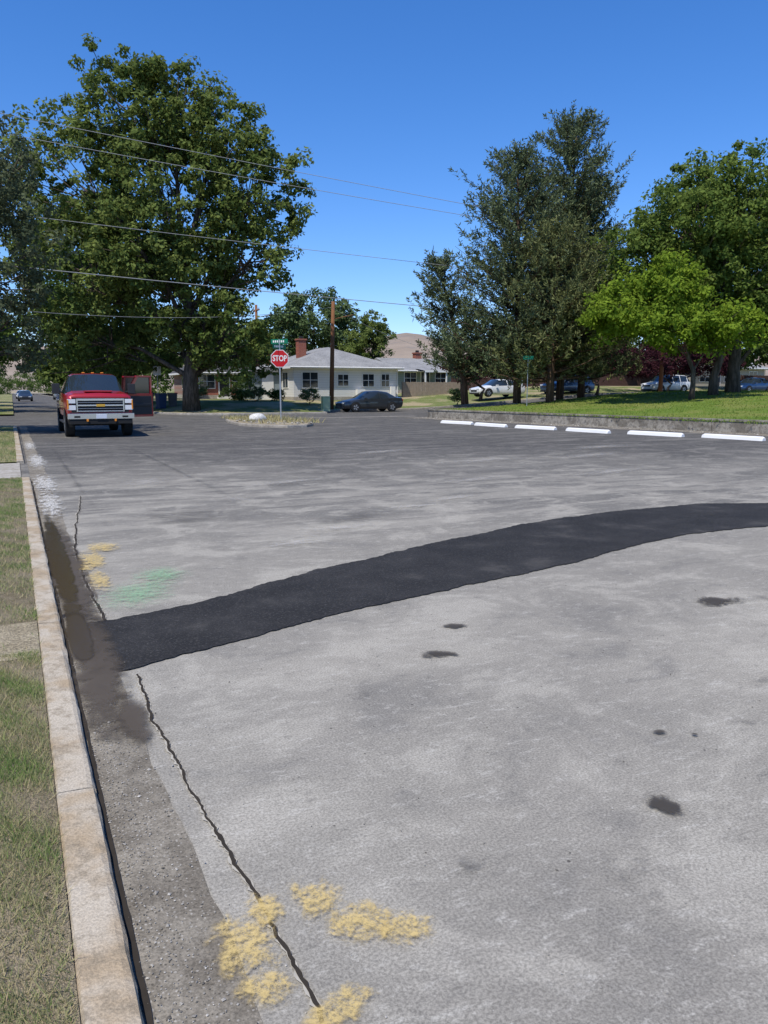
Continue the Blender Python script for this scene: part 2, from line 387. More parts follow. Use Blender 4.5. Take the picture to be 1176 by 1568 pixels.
WET=decalmat('wet_film',(.07,.05,.03),.12,3,.05,.6,op=.9,spec=.5,edge=1.7)
DAMP=decalmat('damp_patch',(.088,.071,.053),.7,4,.05,1.1,op=.82,edge=1.7)
for a in [(2.10,3.68,.30,.17,OIL,-.45),(2.46,4.10,.21,.13,OIL,-.45),(4.46,3.79,.62,.30,OIL,-.3),(2.03,1.91,.22,.17,OIL,-.9),
          (2.49,2.37,.10,.08,OIL,-.5),(2.60,2.28,.07,.05,OIL,-.5),(2.93,2.26,.35,.12,OILs,-.6),(1.20,1.90,.24,.18,OILs,-.4),(1.62,1.65,.35,.3,OILs,0),
          (4.75,3.75,.8,.4,OILs,-.2),(1.45,3.3,.2,.1,OILs,.3),(3.4,2.6,.3,.2,OILs,.2),(7.6,6.6,.5,.3,OILs,0)]:
    decal('oil_stain',*a[:5],rz=a[5])
for a in [(.47,1.86,.24,.36,0),(.48,1.70,.2,.22,.3),(.72,1.95,.2,.3,.2),(.79,1.80,.26,.22,.3),(.62,1.54,.30,.16,.5),(.56,1.98,.16,.2,0),(.90,1.72,.2,.2,.3),
          (.55,7.18,.3,1.0,0),(.53,6.34,.22,.9,0),(.68,7.7,.4,.6,0),(.44,6.9,.26,.6,0)]:
    decal('yellow_paint_mark',*a[:4],YEL,rz=a[4])
decal('green_paint_mark',.75,5.8,.7,1.2,GRN,rz=-.4); decal('green_paint_mark',1.0,6.3,.6,.8,GRN,rz=-.2)
for a in [(2.7,10.4,.6,1.0,.2),(4.6,8.75,1.2,.4,.1),(1.9,13.0,1.4,2.4,-.4),(2.4,7.1,1.0,.5,.1),(3.2,7.7,1.2,.5,.1),(5.5,9.2,1.8,.5,.3),(7,11,3,.9,.3),(9,14,4,1.4,.3),(4.0,12,2.4,.8,.4),(10,11,4,1,.3),(12,14,5,1.3,.3),(8,17,4,1.2,.4),(14,16,5,1.5,.3)]:
    decal('chalk_scuff',*a[:4],CHK,rz=a[4])
for a in [(.36,11,.40,3.5,0),(.38,13.5,.5,4,0),(.38,18,.5,5,0),(.34,23,.4,5,0)]:
    decal('white_deposit',*a[:4],SALT,rz=a[4])
for a in [(1.8,9.3,1.8,2.,.3),(3.6,8.2,2.4,1.,.3)]:
    decal('dark_scuff',*a[:4],DRK,rz=a[4])
decal('damp_gutter',.32,4.4,.34,3.4,DAMP,z=.0168); decal('damp_gutter',.32,6.9,.36,6.5,DAMP,z=.0172); decal('damp_gutter',.40,3.55,.18,.9,DAMP,z=.0176)
decal('puddle',.275,7.4,.20,6.0,WET,z=.0185); decal('puddle',.27,4.9,.17,1.3,WET,z=.0188)
for x0 in (.95,2.8): decal('tyre_track',x0-.1,15.5,.18,19,DRK,z=.0192+x0*.0002)
slab('crossing_strip',13.5,21.2,39.9,40.25,.004,M['conc'])
# ------------------------------------------------------------------ gravel + grass blades
rn=np.random.default_rng(5)
def pebbles(name,pos,size,mat):
    N=len(pos); base=np.array([(1,0,0),(-1,0,0),(0,1,0),(0,-1,0),(0,0,1),(0,0,-1)],float)
    v=base[None]*(rn.uniform(.5,1.2,(N,1,3))*size[:,None,None])+rn.normal(0,.12,(N,6,3))*size[:,None,None]
    a=rn.uniform(0,6.28,N); c,s=np.cos(a)[:,None],np.sin(a)[:,None]
    x=v[:,:,0]*c-v[:,:,1]*s; y=v[:,:,0]*s+v[:,:,1]*c; v=np.stack([x,y,v[:,:,2]*.7],2)+pos[:,None,:]
    F=[(0,2,4),(2,1,4),(1,3,4),(3,0,4),(2,0,5),(1,2,5),(3,1,5),(0,3,5)]
    tri=v[:,np.array(F)].reshape(-1,3,3)
    return quads(name,tri,mat,np.repeat(rn.random(N),8),3)
def attrm(name,a,b,rough=.9):
    m=NT(name); t=m.new('ShaderNodeAttribute',attribute_name='var').outputs['Fac']; m.bsdf(m.mix(t,a,b),rough,0,.2); return m.m
GVM=attrm('gravel_mat',(.09,.08,.065),(.46,.43,.38))
N=4600; sz=rn.uniform(.0012,.0048,N)*np.where(rn.random(N)<.06,1.9,1)
s=.20+np.abs(rn.normal(0,.11,N)); d=rn.uniform(.8,9,N); pos=np.stack([s,d,np.full(N,.006)],1)
N2=1300; pos2=np.stack([rn.uniform(.4,6,N2),rn.uniform(.8,9,N2),np.full(N2,.003)],1); 
pebbles('gravel',np.concatenate([pos,pos2]),np.concatenate([sz,rn.uniform(.0015,.005,N2)]),GVM)
N=260; a=rn.uniform(0,6.28,N); r=rn.random(N)**.5
pebbles('island_rubble',np.stack([cx+np.cos(a)*r*1.6,cy-.6+np.sin(a)*r*3.6,np.full(N,.15)],1),rn.uniform(.02,.07,N),GVM)
N=900; d=rn.uniform(5,38,N); s=np.array([sw(x) for x in d])-np.abs(rn.normal(0,.7,N))-.05
pebbles('roadside_gravel',np.stack([s,d,np.full(N,.006)],1),rn.uniform(.012,.04,N),GVM)
def blades(name,s0,s1,d0,d1,N,h,w,mat,skip=None,zf=None,z0=VZ-.003,pat=0.):
    s=rn.uniform(s0,s1,N); d=rn.uniform(d0,d1,N)
    n=np.sin(s*9+np.sin(d*3.1)*2)*np.sin(d*5.3+np.cos(s*7)*1.5)+.6*np.sin(d*1.9+1)+.5*np.sin(d*13+s*21)
    keep=(n+rn.normal(0,.7,N))>-.5+pat
    if skip: keep&=~((d>skip[0])&(d<skip[1])&(rn.random(N)<.93))
    s,d,n=s[keep],d[keep],n[keep]; N=len(s)
    z=zf(s,d) if zf else np.full(N,z0)
    hh=h*rn.uniform(.4,1.2,N); a=rn.uniform(0,6.28,N); lean=rn.uniform(.1,1.3,N)*hh; b=rn.uniform(0,6.28,N)
    ww=w*rn.uniform(.6,1.3,N)
    p0=np.stack([s-np.cos(a)*ww,d-np.sin(a)*ww,z],1); p1=np.stack([s+np.cos(a)*ww,d+np.sin(a)*ww,z],1)
    p2=np.stack([s+np.cos(b)*lean,d+np.sin(b)*lean,z+hh],1)
    var=np.clip(.36+.36*n+rn.normal(0,.25,N),0,1)
    quads(name,np.stack([p0,p1,p2],1),mat,var,3)
GM=leafm('grass_blades',(.50,.40,.24),(.16,.25,.065),.3)
GM2=leafm('lawn_blades',(.22,.26,.055),(.11,.19,.03),.3)
blades('grass',-.75,.040,1.0,4.6,85000,.034,.0017,GM,None,pat=.25)
blades('grass',-1.5,.050,4.3,14.25,100000,.038,.0028,GM,(4.45,5.25),pat=.2)
blades('grass',-1.5,.0,17.5,30,25000,.05,.006,GM)
blades('dry_grass',9.2,12,31,38.5,2500,.22,.02,leafm('dry_grass_blades',(.42,.34,.19),(.30,.30,.13),.2),z0=.12)
hBv=np.vectorize(hB)
blades('lawn_grass',21.6,50,8,39,60000,.08,.02,GM2,None,lambda s,d:hBv(np.maximum(s,21.6),d)-.01)
# ------------------------------------------------------------------ trees
def leaves(name,cen,cr,per,size,mat,rn,parent,asp=.6,upb=.5,flat=.75,clv=None):
    K=len(cen); c=np.repeat(cen,per,0); N=len(c)
    off=rn.normal(0,1,(N,3)); off=unit(off)*(rn.random((N,1))**.45)
    rr=np.repeat(cr,per)[:,None]; off=off*rr*np.array([1,1,flat])
    p=c+off
    nrm=unit(unit(off)*.7+np.array([0,0,upb])+rn.normal(0,.55,(N,3)))
    t=unit(np.cross(nrm,rn.normal(0,1,(N,3)))); b=np.cross(nrm,t)
    L=(size*rn.uniform(.6,1.3,N))[:,None]
    q=np.stack([p-t*L,p-b*L*asp*.9+t*L*.1,p+t*L,p+b*L*asp+t*L*.1],1)
    cv=np.repeat(clv if clv is not None else rn.random(K),per)
    return quads(name,q,mat,np.clip(cv*.55+rn.random(N)*.45,0,1),4,parent)
RX=np.array([.9022,-.4313,0]); FX=np.array([.4313,.9022,0]); UZ=np.array([0,0,1.])
def tree(name,XY,z0,blobs,ncl,per,size,cr,tr,mat,seed,bark='bark',shell=.5,trunktop=None,zmin=1.2):
    rn=np.random.default_rng(seed); s,d=C(*XY); e=empty(name,(s,d,z0))
    vol=np.array([b[3]**2*b[4] for b in blobs]); k=rn.choice(len(blobs),ncl,p=(vol**.8)/(vol**.8).sum())
    B=np.array(blobs)[k]; u=unit(rn.normal(0,1,(ncl,3))); r=(shell+(1.02-shell)*rn.random(ncl)**.7)*rn.uniform(.85,1.14,ncl)
    loc=u*r[:,None]
    cen=(B[:,0]+loc[:,0]*B[:,3])[:,None]*RX+(B[:,1]+loc[:,1]*B[:,3])[:,None]*FX+(B[:,2]+loc[:,2]*B[:,4])[:,None]*UZ
    cen[:,2]=np.maximum(cen[:,2],zmin+rn.random(ncl)*.8)
    crr=cr*rn.uniform(.5,1.35,ncl)
    leaves('foliage',cen,crr,per,size,mat,rn,e)
    mb=MB(); zt=trunktop or max(b[2] for b in blobs)*.55
    n=6; tp=[Vector((math.sin(i*1.3+seed)*.12*i,math.cos(i*1.7)*.1*i,zt*i/(n-1))) for i in range(n)]; tp[0].z=-.2
    mb.tube(tp,[tr*(1.25 if i==0 else 1-.5*i/(n-1)) for i in range(n)],10)
    for bi,b in enumerate(blobs):
        bc=Vector(b[0]*RX+b[1]*FX+b[2]*UZ); st=tp[min(n-1,max(1,int(n*min(.95,(b[2]*.45)/zt))))]
        mid=st.lerp(bc,.5)+Vector((0,0,.1*(bc-st).length))
        mb.tube([st,mid,bc],[tr*.36,tr*.24,tr*.1],7,cap=False)
        idx=np.where(k==bi)[0]; idx=idx[rn.permutation(len(idx))[:22]]
        for i in idx:
            q=Vector(cen[i]); a=st.lerp(bc,float(rn.uniform(.4,1.))); m2=a.lerp(q,.5)+Vector(rn.normal(0,.15,3))
            mb.tube([a,m2,q],[tr*.11,tr*.07,.02],5,cap=False)
    mb.build('trunk',[M[bark]],e,True)
    return e
L1=leafm('broad_leaves',(.05,.085,.02),(.205,.245,.07),.28)
L2=leafm('dark_leaves',(.055,.075,.038),(.15,.17,.095),.25)
L3=leafm('bright_leaves',(.085,.14,.018),(.25,.34,.04),.4)
L4=leafm('deep_leaves',(.035,.065,.018),(.12,.17,.042),.3)
L7=leafm('mid_green_leaves',(.045,.08,.018),(.175,.23,.052),.32)
L5=leafm('purple_leaves',(.025,.01,.014),(.07,.026,.032),.2)
L6=leafm('grey_green_leaves',(.055,.09,.035),(.145,.195,.08),.25)
PN=leafm('pine_needles',(.04,.062,.03),(.18,.21,.105),.12)
PN2=leafm('pine_needles_yellow',(.06,.08,.03),(.21,.22,.09),.12)
tree('sycamore_tree',(-12.4,50),.3,[(-3.2,0,18.3,3.4,3.3),(-.4,0,17.8,3.0,3.0),(-7.0,.5,14.2,4.0,4.0),(-6.6,-1,8.6,4.3,4.0),(-1,0,12.5,5,5),(2.6,0,16.8,2.7,2.5),(4.8,0,13.0,3.2,3.3),(4.2,-.5,9.3,2.6,2.2),(0,0,7,4,3.6),(2.8,-1,4.6,2.5,2.8),(-6.6,1,4.3,3.4,2.6),(-2,-2.5,9.5,3,3),(-1.5,3,4.5,3.5,2.4),(3.6,3.5,3.6,2.2,1.6)],
     1750,68,.14,.64,.5,L1,11,shell=.55)
tree('shade_tree',(-23.4,65),.5,[(0,0,8,5,4.5),(-4,0,6,4,3.5),(3,0,5,4,3.5),(0,0,12,4,3),(-1,0,3.4,5,2.4)],420,60,.19,.9,.4,L4,12)
tree('maple_tree',(-15.1,27),.1,[(0,0,8.4,3.6,2.4),(1.8,0,6.0,2.4,2.4),(1.8,0,3.4,2.1,1.6),(-2,0,6,3,3),(.9,.6,8.3,2.4,1.8)],520,66,.08,.48,.3,L2,13)
for i,(ts,td) in enumerate([(-5.2,60),(-5,78),(-5.4,100)]):
    tree('street_tree',(.9022*ts-.4313*td,.4313*ts+.9022*td),.1,[(0,0,7,4.6,3.4),(3,0,5.6,3.4,2.4),(-2,0,5.4,3.4,2.6),(.5,-2,5,3,2.4)],300,60,.17,.8,.3,L4,60+i)
tree('locust_tree',(16.2,41),hB(33.0,30.2),[(-4.0,0,4.5,2.1,1.5),(-1.4,-.5,3.9,2.4,1.4),(-1.8,.4,5.8,2.3,1.5),(1.4,-.3,3.6,2.0,1.3)],
     420,72,.105,.55,.15,L3,14,shell=.3,trunktop=3.6)
tree('ash_tree',(18.4,43.5),hB(35,31),[(-4.2,0,7.1,2.6,2.1),(-2,0,9.1,3.0,2.4),(.2,0,6.5,3.2,2.6),(.8,0,9.4,3.0,2.4),(-3.0,.8,5.2,2.6,1.8)],560,74,.115,.62,.26,L7,17,shell=.4)
tree('ash_tree',(20.6,46),hB(37,31),[(-.6,0,11.7,3.2,2.3),(1.6,0,7.3,4.0,3.6),(3.6,0,9.4,3,3),(-2.4,.8,9.4,3.4,2.8),(2.5,-1,4.6,3,1.9),(0,1,5.0,4,2)],700,74,.125,.68,.4,L7,15)
# pines
def pine(name,XY,z0,H,R,zb,mat,seed,lean=0.,nw=34,per=26,dens=1.,pw=.5):
    rn=np.random.default_rng(seed); s,d=C(*XY); e=empty(name,(s,d,z0)); mb=MB()
    tp=[Vector((lean*(i/7)**1.5*RX[0],lean*(i/7)**1.5*RX[1],H*.97*i/7)) for i in range(8)]; tp[0].z=-.2
    mb.tube(tp,[.24*(1-.9*i/7)+.02 for i in range(8)],9)
    cen=[];cr=[];ax=[]
    for w in range(nw):
        f=(w+.5)/nw; h=zb+(H-zb)*f; k=min(6,int(h/(H*.97)*7)); u=h/(H*.97)*7-k
        tc=tp[k].lerp(tp[min(7,k+1)],min(1,u))
        prof=(1-f)**pw*(.8+.2*min(1,f*5))*(1+.15*math.sin(w*1.9+seed))
        for b in range(int(rn.integers(5,9))):
            if rn.random()>dens: continue
            L=R*prof*rn.uniform(.55,1.12)+.2; az=rn.uniform(0,6.28); up=rn.uniform(.0,.45)+f*.5-.1
            dv=Vector((math.cos(az),math.sin(az),up)).normalized()
            end=tc+dv*L+Vector((0,0,.12*L)); mid=tc.lerp(end,.5)-Vector((0,0,.05*L))
            mb.tube([tc,mid,end],[.05*(1-f)+.012,.03*(1-f)+.008,.008],5,cap=False)
            nc=max(4,int(L*3.4))
            for c in range(nc):
                t=.25+.8*(c+rn.random())/nc
                q=tc.lerp(end,t)+Vector(rn.normal(0,.14+.10*L*t*.5,3))
                cen.append(q); cr.append(rn.uniform(.28,.55)); ax.append((dv.x*.8,dv.y*.8,.75))
    cen=np.array([tuple(c) for c in cen]); cr=np.array(cr); K=len(cen); ax=unit(np.array(ax)+rn.normal(0,.25,(K,3)))
    c=np.repeat(cen,per,0); A=np.repeat(ax,per,0); N=len(c); rr=np.repeat(cr,per)[:,None]
    p0=c+A*rr*rn.uniform(-.6,1.,(N,1)); o=unit(A*.8+unit(rn.normal(0,1,(N,3))))
    p1=p0+o*rr*rn.uniform(.35,.75,(N,1)); sd=unit(np.cross(o,rn.normal(0,1,(N,3))))*.034
    q=np.stack([p0-sd*.6,(p0+p1)/2-sd,p1,(p0+p1)/2+sd],1)
    quads('needles',q,mat,np.clip(np.repeat(rn.random(K),per)*.5+rn.random(N)*.5,0,1),4,e)
    mb.build('trunk',[M['barkred']],e,True); return e
pine('pine_tree',(11.4,50.5),1.0,17.0,5.3,1.2,PN,21,.5,44,20,1,.5)
pine('pine_tree',(8.2,48),.9,14.2,5.2,1.4,PN,22,-.3,40,20,1,.5)
pine('pine_tree',(5.2,50),.8,8.6,3.2,1.2,PN,23,-1.8,22,20,.9,.55)
pine('pine_tree',(13.4,53),1.1,13.8,4.2,1.0,PN2,24,.3,32,20,1,.45)
pine('pine_tree',(9.8,46),.9,9.6,4.6,1.0,PN2,25,.3,24,20,1,.42)
# plums, shrubs, background trees
tree('purple_plum_tree',(7.2,58),1.0,[(0,0,2.6,2.2,1.5),(-1.2,0,2.,1.5,1.2),(1.5,0,2.4,1.6,1.3)],150,70,.09,.45,.12,L5,31)
tree('purple_plum_tree',(17.5,64),1.3,[(0,0,2.7,3,1.3),(-3.4,0,2.4,2.8,1.2),(3.5,0,2.4,2.8,1.2)],240,70,.10,.5,.12,L5,32)
tree('purple_plum_tree',(25.5,70),1.4,[(0,0,3.0,3,1.5),(-3.4,0,2.6,2.8,1.3),(3.5,0,2.6,2.8,1.3)],240,60,.12,.55,.12,L5,37)
tree('shade_tree',(21,84),1.4,[(0,0,5.0,4.5,2.8),(-5,0,4.4,4,2.4),(5.5,0,4.6,4.5,2.6)],330,60,.2,.9,.3,L4,38)
tree('shade_tree',(36,80),1.4,[(0,0,5.0,4.5,2.8),(-5,0,4.4,4,2.4),(5.5,0,4.6,4.5,2.6)],300,60,.2,.9,.3,L4,39)
tree('elm_tree',(-8.2,92),1.0,[(0,0,8.5,4.4,3.6),(-3.2,0,6.5,3,3),(3.4,0,7,2.8,3.2)],330,60,.19,.9,.35,L6,33)
tree('juniper_tree',(-1.7,84),1.0,[(0,0,5.2,2.7,3),(.8,0,6.8,1.6,2),(-1.,0,4,2.5,2)],230,65,.13,.5,.3,L1,34)
tree('shade_tree',(-14.5,80),.8,[(0,0,5.,3.4,2.6),(-3,0,4.5,3,2.5)],200,60,.18,.8,.3,L6,35)
tree('shade_tree',(12.5,84),1.2,[(0,0,4.0,3.,2.),(3,0,3.6,3,2.)],160,60,.18,.8,.3,L4,36)
for i,(X,Y,h) in enumerate([(-9.4,57,1.1),(-10.6,57.5,.9),(-5.7,60,.9),(-8.0,58.5,.8),(5.6,60,.9),(-12,62,1.6),(-14.5,60,1.3),(-11.2,66,1.8)]):
    tree('shrub',(X,Y),.5,[(0,0,h*.7,h*.8,h*.6)],40,50,.06,.25,.04,L4 if i%2 else L6,40+i,zmin=.2)
rt=np.random.default_rng(50); bl=[]
for i in range(34): bl.append((rt.uniform(-34,-7),rt.uniform(62,230),rt.uniform(2.5,7.5),rt.uniform(3,6),rt.uniform(2.5,4)))
for i in range(24): bl.append((rt.uniform(11,22),rt.uniform(88,260),rt.uniform(3,7),rt.uniform(3,5),rt.uniform(2.5,4)))
for i in range(12): bl.append((rt.uniform(-6,14),rt.uniform(280,320),rt.uniform(2,6),6,4))
for i in range(14): bl.append((rt.uniform(60,125),rt.uniform(85,120),rt.uniform(2.5,4.5),5,3))
for i in range(18): bl.append((rt.uniform(-34,-9),rt.uniform(56,70),rt.uniform(2,6.5),3.8,3))
bl=np.array(bl); k=np.repeat(np.arange(len(bl)),24); u=unit(rt.normal(0,1,(len(k),3)))*rt.uniform(.5,1.05,(len(k),1))
cen=np.stack([bl[k,0]+u[:,0]*bl[k,3],bl[k,1]+u[:,1]*bl[k,3],np.maximum(.6,bl[k,2]+u[:,2]*bl[k,4])],1)
leaves('distant_trees',cen,np.full(len(k),1.2),42,.26,L4,rt,None)
# ------------------------------------------------------------------ hills
def hillm():
    m=NT('hill_grass'); co=m.coord(); n=m.noise(co,.004,5,.6); n2=m.noise(co,.012,4,.7)
    c=m.mix(m.rng(n,.35,.65),(.25,.20,.155),(.31,.25,.195)); c=m.mix(m.math('MULTIPLY',m.rng(n2,.48,.62),.5),c,(.18,.165,.15))
    m.bsdf(c,.95,0,.05); return m.m
hv=[];hf=[];na,nr=140,12
for j in range(nr):
    for i in range(na):
        an=math.radians(-75+150*i/(na-1)); rr=1500+2200*j/(nr-1); f=sm(j/(nr-1)*1.6)
        e=.054+.008*math.sin(an*11+.6)+.006*math.sin(an*23+2)+.003*math.sin(an*57)+.028*math.exp(-((an+.16)/.05)**2)+.014*math.exp(-((an-.05)/.09)**2)
        hgt=max(-1,e*2600*f*(1+.12*math.sin(j*2.1+an*30)*(1-f)))
        x,y=C(rr*math.sin(an),rr*math.cos(an)); hv.append((x,y,hgt-2))
for j in range(nr-1):
    for i in range(na-1): hf.append([j*na+i,j*na+i+1,(j+1)*na+i+1,(j+1)*na+i])
raw('hills',hv,hf,hillm(),smooth=True)
# ------------------------------------------------------------------ houses
def siding(name,col,pitch=.2):
    m=NT(name); co=m.coord(); z=m.sep(co)[2]; fr=m.math('FRACT',m.math('DIVIDE',z,pitch)); n=m.noise(co,1.2,3)
    c=m.mix(m.rng(fr,.0,.12),tuple(x*.5 for x in col),m.mix(n,tuple(x*.9 for x in col),col))
    m.bsdf(c,.6,0,.3,m.bump(fr,.6,.02)); return m.m
def brick(name,a,b):
    m=NT(name); n=m.new('ShaderNodeTexBrick'); m.put(n.inputs['Vector'],m.map(m.coord(),(1,1,1),(math.pi/2,0,0)))
    n.inputs['Color1'].default_value=(*a,1); n.inputs['Color2'].default_value=(*b,1); n.inputs['Mortar'].default_value=(.3,.28,.25,1)
    n.inputs['Scale'].default_value=4; m.bsdf(n.outputs[0],.9,0,.1); return m.m
def shingle(name,a,b):
    m=NT(name); co=m.coord(); n=m.noise(co,.8,4); n2=m.noise(m.map(co,(6,6,18)),1.5,3,.7)
    c=m.mix(m.rng(n,.3,.7),a,b); c=m.mix(1.,c,m.mix(m.rng(n2,.35,.65),(.75,.75,.75),(1.15,1.15,1.15)),'MULTIPLY')
    m.bsdf(c,.9,0,.15,m.bump(n2,.4,.02)); return m.m
M['brick']=brick('red_brick',(.33,.085,.045),(.25,.06,.035))
def house(name,s,d,z,w,dp,wh,rh,sid,roofm,trim,wins=(),doors=(),chim=(),hip=(2.2,2.2),axis='x',ov=.45,swins=()):
    e=empty(name,(s,d,z)); mb=MB(); mb.box(0,w,0,dp,-.6,wh); mb.box(-.04,w+.04,-.04,dp+.04,-.6,.25,1)
    if axis=='x' and min(hip)<.5: mb.poly([(0,0,wh),(0,dp,wh),(0,dp/2,wh+rh*.93)],0); mb.poly([(w,dp,wh),(w,0,wh),(w,dp/2,wh+rh*.93)],0)
    mb.build('walls',[sid,M['conc']],e)
    x0,x1,y0,y1=-ov,w+ov,-ov,dp+ov; zr=wh+rh; ze=wh-.08
    if axis=='x': r0,r1=(x0+hip[0],(y0+y1)/2,zr),(x1-hip[1],(y0+y1)/2,zr)
    else: r0,r1=((x0+x1)/2,y0+hip[0],zr),((x0+x1)/2,y1-hip[1],zr)
    a,b,c,dd=(x0,y0,ze),(x1,y0,ze),(x1,y1,ze),(x0,y1,ze)
    v=[a,b,c,dd,r0,r1]; v2=[(p[0],p[1],p[2]-.16) for p in (a,b,c,dd)]
    f=([[0,1,5,4],[1,2,5],[2,3,4,5],[3,0,4]] if axis=='x' else [[0,1,4],[1,2,5,4],[2,3,5],[3,0,4,5]])
    V=v+v2; F=f+[[0,6,7,1],[1,7,8,2],[2,8,9,3],[3,9,6,0],[9,8,7,6]]
    raw('roof',V,F,[roofm,trim],[0]*4+[1]*5,e)
    mw=MB()
    for (x,zb,ww,hh) in wins:
        mw.box(x-ww/2-.07,x+ww/2+.07,-.05,.02,zb-.07,zb+hh+.07,0); mw.box(x-ww/2,x+ww/2,-.056,.0,zb,zb+hh,1)
        mw.box(x-.02,x+.02,-.07,-.052,zb,zb+hh,0); mw.box(x-ww/2,x+ww/2,-.068,-.054,zb+hh/2-.02,zb+hh/2+.02,0)
    for (y,zb,ww,hh) in swins:
        mw.box(-.05,.02,y-ww/2-.07,y+ww/2+.07,zb-.07,zb+hh+.07,0); mw.box(-.056,0,y-ww/2,y+ww/2,zb,zb+hh,1); mw.box(-.07,-.052,y-.02,y+.02,zb,zb+hh,0)
    if wins or swins: mw.build('windows',[trim,M['glass']],e)
    md=MB()
    for x in doors:
        md.box(x-.55,x+.55,-.05,.02,.1,2.25,0); md.box(x-.45,x+.45,-.058,0,.12,2.15,1); md.box(x-.3,x+.3,-.066,-.05,1.3,2.,2); md.box(x-.7,x+.7,-.9,-.05,-.4,.1,0)
    if doors: md.build('door',[trim,M['dark'],M['glass']],e)
    for (x,y,h) in chim:
        mc=MB(); mc.box(x-.35,x+.35,y-.35,y+.35,wh,wh+h,0); mc.box(x-.42,x+.42,y-.42,y+.42,wh+h,wh+h+.12,0); mc.box(x-.14,x+.14,y-.14,y+.14,wh+h+.12,wh+h+.35,1); mc.build('chimney',[M['brick'],M['dark']],e)
    mg=MB(); mg.tube([(x0,y0-.06,ze-.05),(x1,y0-.06,ze-.05)],.06,6); mg.tube([(w+.03,-.06,ze),(w+.03,-.06,-.2)],.04,6); mg.build('gutter_pipe',[trim],e)
    return e
SW=siding('white_siding',(.72,.71,.68)); SG=siding('grey_green_siding',(.25,.29,.24)); SB=siding('beige_siding',(.42,.38,.31)); SC=siding('grey_siding',(.26,.31,.33))
RG=shingle('grey_shingles',(.22,.22,.22),(.29,.29,.285)); RD=shingle('dark_shingles',(.06,.06,.062),(.10,.10,.10))
h1=house('white_house',20.6,60,.72,9.3,11.5,2.75,1.75,SW,RG,M['white'],
  wins=[(1.4,1.0,1.3,1.2),(4.3,1.15,.9,.9),(6.6,1.1,1.0,1.),(8.2,1.1,.7,1.)],chim=[(2.3,4.6,2.3),(.8,8.4,2.1)],hip=(4.6,4.6),axis='y',swins=[(2,1,1.2,1.2),(9,1,1.4,1.2)])
mb=MB(); mb.box(-2.3,-.001,3.2,8.2,-.5,2.3,0); mb.poly([(-2.7,2.9,2.3),(-.01,2.9,2.95),(-.01,8.5,2.95),(-2.7,8.5,2.3)],1); mb.poly([(-2.7,2.9,2.2),(-2.7,8.5,2.2),(-.01,8.5,2.3),(-.01,2.9,2.3)],1)
mb.poly([(-2.7,2.9,2.2),(-.01,2.9,2.3),(-.01,2.9,2.95),(-2.7,2.9,2.3)],1)
mb.box(-1.7,-.7,3.14,3.19,.0,2.05,2); mb.box(-2.36,-2.301,4.2,5.6,.9,1.9,3); mb.build('porch',[SC,RG,M['white'],M['glass']],h1)
mb=MB(); mb.box(5.4,6.1,-.55,-.08,.25,.85,0); mb.box(8.6,9.0,-.35,-.08,.2,1.1,0); mb.build('air_conditioner',[M['white']],h1)
h2=house('green_house',34.9,70,1.25,8.6,8,2.3,1.3,SG,RG,M['white'],wins=[(1.5,.9,1.3,1.1),(5.0,.9,1.2,1.1),(7.2,.9,1.,1.)],doors=[3.2],chim=[(4.5,4.2,1.8)],hip=(0,0),axis='x',swins=[(2.5,1,1.3,1.1)])
mb=MB(); mb.poly([(2.0,-2.2,2.15),(4.6,-2.2,2.15),(4.6,-.01,2.45),(2.0,-.01,2.45)],0); mb.poly([(2.0,-2.2,2.05),(2.0,-.01,2.15),(4.6,-.01,2.15),(4.6,-2.2,2.05)],1); mb.box(2.0,4.6,-2.25,-2.2,2.0,2.2,1); mb.box(2.05,2.17,-2.15,-2.03,-.5,2.05,1); mb.box(4.43,4.55,-2.15,-2.03,-.5,2.05,1); mb.box(2.0,4.6,-2.1,-.08,-.5,.1,2); mb.build('porch',[RG,M['white'],M['conc']],h2)
house('brick_house',14.8,72,.8,6.5,8,2.4,1.5,M['brick'],RD,M['white'],wins=[(1.5,.9,1.4,1.2),(4.6,.9,1.4,1.2)],doors=[3.1],hip=(2.5,2.5),axis='x',swins=[(3,.9,1.4,1.2)])
house('beige_house',71,66,1.6,12,9,2.6,1.9,SB,RG,M['white'],wins=[(2,.9,1.6,1.2),(6,.9,1.6,1.2),(10,.9,1.3,1.2)],doors=[4.],hip=(3,3),axis='x')
house('grey_house',55,72,1.6,11,9,2.6,1.8,SC,RD,M['white'],wins=[(2,.9,1.6,1.2),(8,.9,1.6,1.2)],doors=[5.],hip=(0,0),axis='x')
house('beige_house',-24,76,.1,10,9,2.6,1.8,SB,RD,M['white'],wins=[(2,.9,1.6,1.2),(7,.9,1.6,1.2)],doors=[4.5],hip=(3,3),axis='x')
def fence(name,p,q,h,mat,z=None,gap=.02):
    mb=MB(); L=math.dist(p,q); n=int(L/.15); ang=math.atan2(q[1]-p[1],q[0]-p[0])
    for i in range(n):
        x=i*.15; hz=h+R_.uniform(-.02,.02); mb.box(x,x+.15-gap,0,.025,-.3,hz)
    mb.box(0,L,.027,.07,.3,.4); mb.box(0,L,.027,.07,h-.4,h-.3)
    for i in range(int(L/2.4)+1): mb.box(i*2.4-.05,i*2.4+.05,.072,.17,-.4,h+.05)
    o=mb.build(name,[mat],loc=(p[0],p[1],z or 0)); o.rotation_euler=(0,0,ang); return o
fence('wood_fence',(45,62.5),(66,62.5),1.6,M['fence'],1.6)
fence('wood_fence',(30.6,60.2),(37,60.2),1.25,M['fence2'],.95)
fence('wood_fence',(37.2,63),(45,63),1.4,M['fence'],1.3)
fence('wood_fence',(72,60),(95,60),1.5,M['fence'],1.6)
